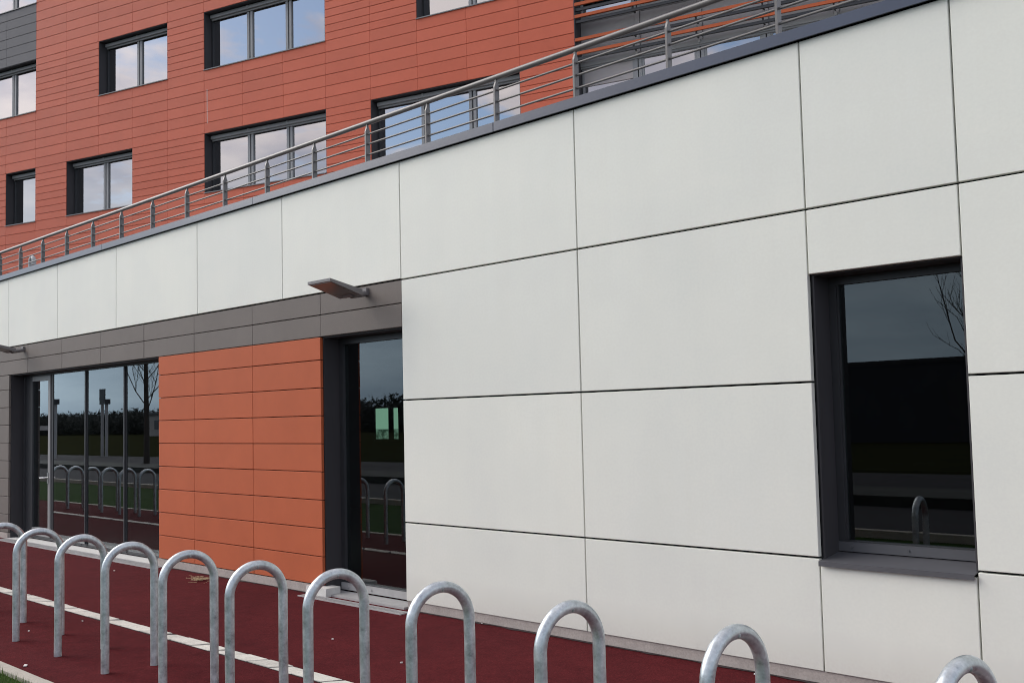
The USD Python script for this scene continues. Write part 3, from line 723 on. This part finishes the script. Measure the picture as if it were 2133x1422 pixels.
    # spandrel panels between the levels
xs = [B0] + bm + [B1]
for z0, z1 in ((8.826, 9.730), (11.9, 13.3), (5.70, 7.46)):
    for q in range(len(xs) - 1):
        a, b = xs[q] + (.05 if q else .0), xs[q + 1] - .05
        sp = mesh(TOWER, "spandrel_panel", MB().box(a + .004, b - .004, y + .012, y + .05, z0 + .002, z1 - .075), M["slate"])
        mesh(sp, "top_trim", MB().box(a + .004, b - .004, y - .002, y + .05, z1 - .070, z1 - .004), M["frame_light"])
    for q in range(len(bm)):
        mesh(TOWER, "bay_post", MB().box(bm[q] - .046, bm[q] + .046, y - .004, y + .06, z0 + .001, z1 - .002), M["slate"])
for zs in (8.945, 9.225, 9.705, 9.955, 10.235, 10.515):
    sl = mesh(TOWER, "louvre_slat", MB().box(S0 + .022, SR, -.018, .022, zs - .030, zs + .030), M["orange"])
    mesh(sl, "slat_rail", MB().box(S0 + .022, SR, .028, .078, zs - .125, zs - .072), M["frame"])
    for q in range(len(bm)):
        mesh(sl, "slat_bracket", MB().box(bm[q] - .012, bm[q] + .012, .0225, .080, zs - .071, zs + .010).box(bm[q] - .012, bm[q] + .012, .0785, y - .08, zs - .11, zs - .085), M["frame"])

# ---------------------------------------------------------------- bicycle hoops
TR, HW, HH = 0.0275, 0.168, 0.908
hoop_arc = [(0, -HW, z_) for z_ in np.linspace(-.12, HH - HW - TR, 12)] + [(0, -HW * math.cos(a_), HH - HW - TR + HW * math.sin(a_)) for a_ in np.linspace(0, math.pi, 30)[1:-1]] + [(0, HW, z_) for z_ in np.linspace(HH - HW - TR, -.12, 12)]
names = {1: "first galvanised hoop at the left picture edge, its arch cut off", 2: "second galvanised hoop from the left, in front of the door handle",
         3: "galvanised hoop in front of the second mullion of the wide entrance", 4: "galvanised hoop in front of the right end of the wide entrance",
         5: "galvanised hoop at the left edge of the orange panels", 6: "galvanised hoop wholly in front of the orange panels",
         7: "galvanised hoop in front of the narrow door", 8: "galvanised hoop just right of the narrow door", 9: "galvanised hoop below the first white panel joint right of the narrow door",
         10: "galvanised hoop left of the tall window, only its arch in view", 11: "galvanised hoop at the lower right corner, only its crown in view"}
first = None
for kx in range(-15, 13):
    hx = -9.304 + 0.8079 * (kx - 1)
    hz = -0.031 if kx <= 6 else (-0.008 if kx == 7 else 0.0)
    lab = names.get(kx, "galvanised hoop in the row beyond the left picture edge" if kx < 1 else "galvanised hoop beyond the lower right corner")
    rot = math.radians(-6.5 + rng.uniform(-2.5, 2.5))
    loc = (hx + rng.uniform(-.012, .012), -2.595 + rng.uniform(-.012, .012), hz)
    if first is None:
        first = thing("bike_hoop", lab, "bike stand", loc, rot, "row of bike hoops on the red pavement")
        mesh(first, "hoop", MB().tube(hoop_arc, TR, 22), M["galv"], smooth=50)
        nub = MB().tube([(TR * .97, 0, HH - 1.15 * TR), (TR * .90, 0, HH - 1.48 * TR), (TR * .70, 0, HH - 1.80 * TR)], [.0030, .0056, .0018], 8)
        mesh(first, "zinc_drip", nub, M["galv"], smooth=50)
        ring = MB()
        for s_ in (-1, 1):
            c_ = trimesh.creation.annulus(TR - .001, TR + .007, 0.004, sections=20); c_.apply_translation([0, s_ * HW, .033])
            ring.tm(c_)
    else:
        copy_of(first, "bike_hoop", lab, "bike stand", loc, rot, "row of bike hoops on the red pavement")

# ---------------------------------------------------------------- small litter
def gnd(px, py):
    d = FWD + RGT * (px - CX) / FPX - UPV * (py - CY) / FPX
    t_ = -CAM[2] / d[2]
    return CAM + t_ * d


for (px, py, s_, lab) in ((53, 1387, 0.0186, "larger pale paper scrap on red pavement near the lower left corner"), (43, 1405, 0.0136, "smaller pale paper scrap closest to the kerb in the lower left corner"),
                          (238, 1189, 0.0087, "tiny pale scrap on the pavement in front of the wide entrance"), (60, 1315, 0.0062, "tiny pale scrap between the two leftmost hoops"),
                          (172, 1294, 0.0062, "tiny scrap beside the paver line behind the third hoop"), (693, 1332, 0.0074, "tiny scrap in front of the narrow door"),
                          (836, 1381, 0.0087, "tiny scrap between the hoops below the white panels"), (1004, 1299, 0.0062, "tiny scrap at the plinth under the white panels"), (1572, 1405, 0.0068, "tiny white scrap seen through the hoop left of the tall window")):
    g_ = gnd(px, py)
    a_ = rng.uniform(0, 3)
    u_, w_ = np.array([math.cos(a_), math.sin(a_), 0]) * s_, np.array([-math.sin(a_), math.cos(a_), 0]) * s_ * .55
    b_ = np.array([g_[0], g_[1], .004])
    t = thing("paper_scrap", lab, "litter", b_)
    v = [-u_ - w_, u_ - w_, u_ + w_, -u_ + w_]
    lo = [q for q in v]; hi = [q + np.array([0, 0, .004 + .006 * rng.random()]) for q in v]
    mesh(t, "scrap", MB().hexa([lo[0], lo[1], lo[3], lo[2], hi[0], hi[1], hi[3], hi[2]]), M["scrap"])
g_ = gnd(415, 1208)
mb = MB()
for q in range(110):
    a_, r_ = rng.uniform(0, 6.28), abs(rng.gauss(0, .09))
    b_ = np.array([g_[0] + r_ * math.cos(a_) * 1.5, g_[1] + r_ * math.sin(a_) * .8, .006 + .02 * rng.random()])
    d_ = rng.uniform(-.7, .7); L_ = rng.uniform(.03, .10)
    mb.tube([b_, b_ + np.array([L_ * math.cos(d_), L_ * math.sin(d_), rng.uniform(0, .012)])], .0016, 3, caps=False)
mesh("/World", "straw_tuft", mb, M["straw"], label="loose tuft of dry straw on the pavement below the orange panels", category="straw", kind="stuff")

# ---------------------------------------------------------------- across the road: what the panes mirror
def bare_tree(loc, height, seed, label):
    t = thing("bare_tree", label, "tree", loc, group=None)
    r = random.Random(seed)
    trunk = MB().tube([(0, 0, -.1), (.02, .01, height * .22), (-.02, .02, height * .5), (.03, 0, height * .78), (.0, .02, height)], [.13, .11, .075, .04, .010], 9)
    mesh(t, "trunk", trunk, M["bark"], smooth=50)
    br = MB()

    def grow(p, d, L, rad, depth):
        pts = [p]
        for _ in range(3):
            d = d + np.array([r.uniform(-.14, .14), r.uniform(-.14, .14), r.uniform(.0, .16)]); d /= np.linalg.norm(d)
            pts.append(pts[-1] + d * L / 3)
        br.tube(pts, np.linspace(rad, rad * .45, 4), 5, caps=False)
        if depth:
            for q in range(4):
                at = pts[1 + q % 3]
                nd_ = d + np.array([r.uniform(-.8, .8), r.uniform(-.8, .8), r.uniform(-.1, .5)]); nd_ /= np.linalg.norm(nd_)
                grow(at, nd_, L * .55, rad * .5, depth - 1)
    for q in range(22):
        f_ = .26 + .70 * q / 22
        a_ = q * 2.4
        grow(np.array([0, 0, height * f_]), np.array([math.cos(a_) * .75, math.sin(a_) * .75, .75]), height * .34 * (1.1 - f_), .030 * (1.15 - f_), 3)
    mesh(t, "crown", br, M["bark"])


bare_tree((-39.5, -13.02, 0), 8.5, 5, "bare tree on the verge, mirrored in the right light of the wide entrance")
bare_tree((-5.62, -11.6, 0), 5.6, 8, "bare tree mirrored at the right edge of the tall window")
lp = thing("lamp_post", "slim dark lamp post on the verge, mirrored in the narrow door", "lamp post", (-23.5, -11.5, 0))
mesh(lp, "post", MB().tube([(0, 0, -.1), (0, 0, 4.9)], [.085, .055], 10), M["frame"], smooth=50)
mesh(lp, "lamp_head", MB().box(-.12, .12, -.1, .5, 4.905, 5.0), M["frame"])
mesh("/World", "planted_verge", MB().box(-300, 200, -13.0, -11.0, -.02, .16), M["hedge"], label="dark low planting between the two carriageways", category="planting", kind="stuff")

# far tree belt: rounded clumps of leaf facets
def belt(name, x0, x1, y0, hmin, hmax, n_, seed, label):
    rb = np.random.default_rng(seed)
    V, F, k0 = [], [], 0
    for q in range(n_):
        cx_, cy_ = rb.uniform(x0, x1), y0 + rb.uniform(-8, 8)
        hh = rb.uniform(hmin, hmax); wv = hh * rb.uniform(.45, .9)
        m_ = 200
        d = rb.normal(size=(m_, 3)); d /= np.linalg.norm(d, axis=1)[:, None]; d *= rb.uniform(.55, 1.0, (m_, 1))
        c = np.stack([cx_ + d[:, 0] * wv, cy_ + d[:, 1] * wv, hh * .5 + d[:, 2] * hh * .5], 1)
        t1 = rb.normal(size=(m_, 3)) * hh * .06; t2 = rb.normal(size=(m_, 3)) * hh * .06
        V.append(np.stack([c, c + t1, c + t2], 1).reshape(-1, 3)); F.append(np.arange(3 * m_).reshape(-1, 3) + k0); k0 += 3 * m_
    mesh("/World", name, (np.vstack(V), np.vstack(F)), M["hedge"], label=label, category="trees", kind="stuff")


belt("tree_belt", -420, -60, -95, 2.5, 5.8, 1100, 11, "dark belt of trees beyond the field, mirrored in the entrance glass")
wh = thing("warehouse", "long dark flat-roofed building mirrored in the tall window", "building", (-15, -44, 0))
mesh(wh, "wall", MB().box(-30, 9, -12, 0, -.1, 3.95), M["shed"])
mesh(wh, "roof_edge", MB().box(-30.1, 9.1, -12.1, .06, 3.955, 4.15), M["frame"])
mesh(wh, "door", MB().box(-4, -1, .0615, .10, 0, 3.0), M["frame"])
sh = thing("low_shed", "low pale building mirrored in the entrance glass", "building", (-150, -72, 0), math.radians(8))
mesh(sh, "wall", MB().box(-14, 22, -10, 0, -.1, 3.6), M["render_wall"])
mesh(sh, "roof", MB().box(-14.4, 22.4, -10.4, .4, 3.605, 3.95), M["frame"])
for q in range(4):
    mesh(sh, "window", MB().box(-10 + q * 8, -6 + q * 8, .005, .06, 1.1, 2.6), M["frame"])


def sign_post(loc, label, plate):
    t = thing("sign_post", label, "sign post", loc)
    mesh(t, "post", MB().tube([(0, 0, -.1), (0, 0, 3.0)], .09, 10), M["pole"], smooth=50)
    mesh(t, "plate", MB().box(-.35, .35, -.03, .03, 3.005, 3.9) if plate else MB().box(-.16, .16, -.16, .16, 3.005, 3.3), M["frame"])


sign_post((-57.61, -16.55, 0), "grey post mirrored left in the wide entrance", False)
sign_post((-58.26, -19.50, 0), "left of the paired posts mirrored in the middle light", True)
sign_post((-57.88, -19.58, 0), "right of the paired posts mirrored in the middle light", False)
gc = thing("pharmacy_sign", "green lit cross sign mirrored in the glass of the door leaf", "sign", (-68.5, -19.52, 0))
mesh(gc, "post", MB().tube([(0, 0, -.1), (0, 0, 1.55)], .06, 8), M["pole"], smooth=50)
mesh(gc, "sign_board", MB().box(-.9, 2.4, -.05, .05, 1.56, 1.85), M["render_wall"])
mesh(gc, "cross", MB().box(-.10, .10, -.05, .05, 1.86, 2.46).box(-.30, -.101, -.05, .05, 2.06, 2.26).box(.101, .30, -.05, .05, 2.06, 2.26), M["green_led"])
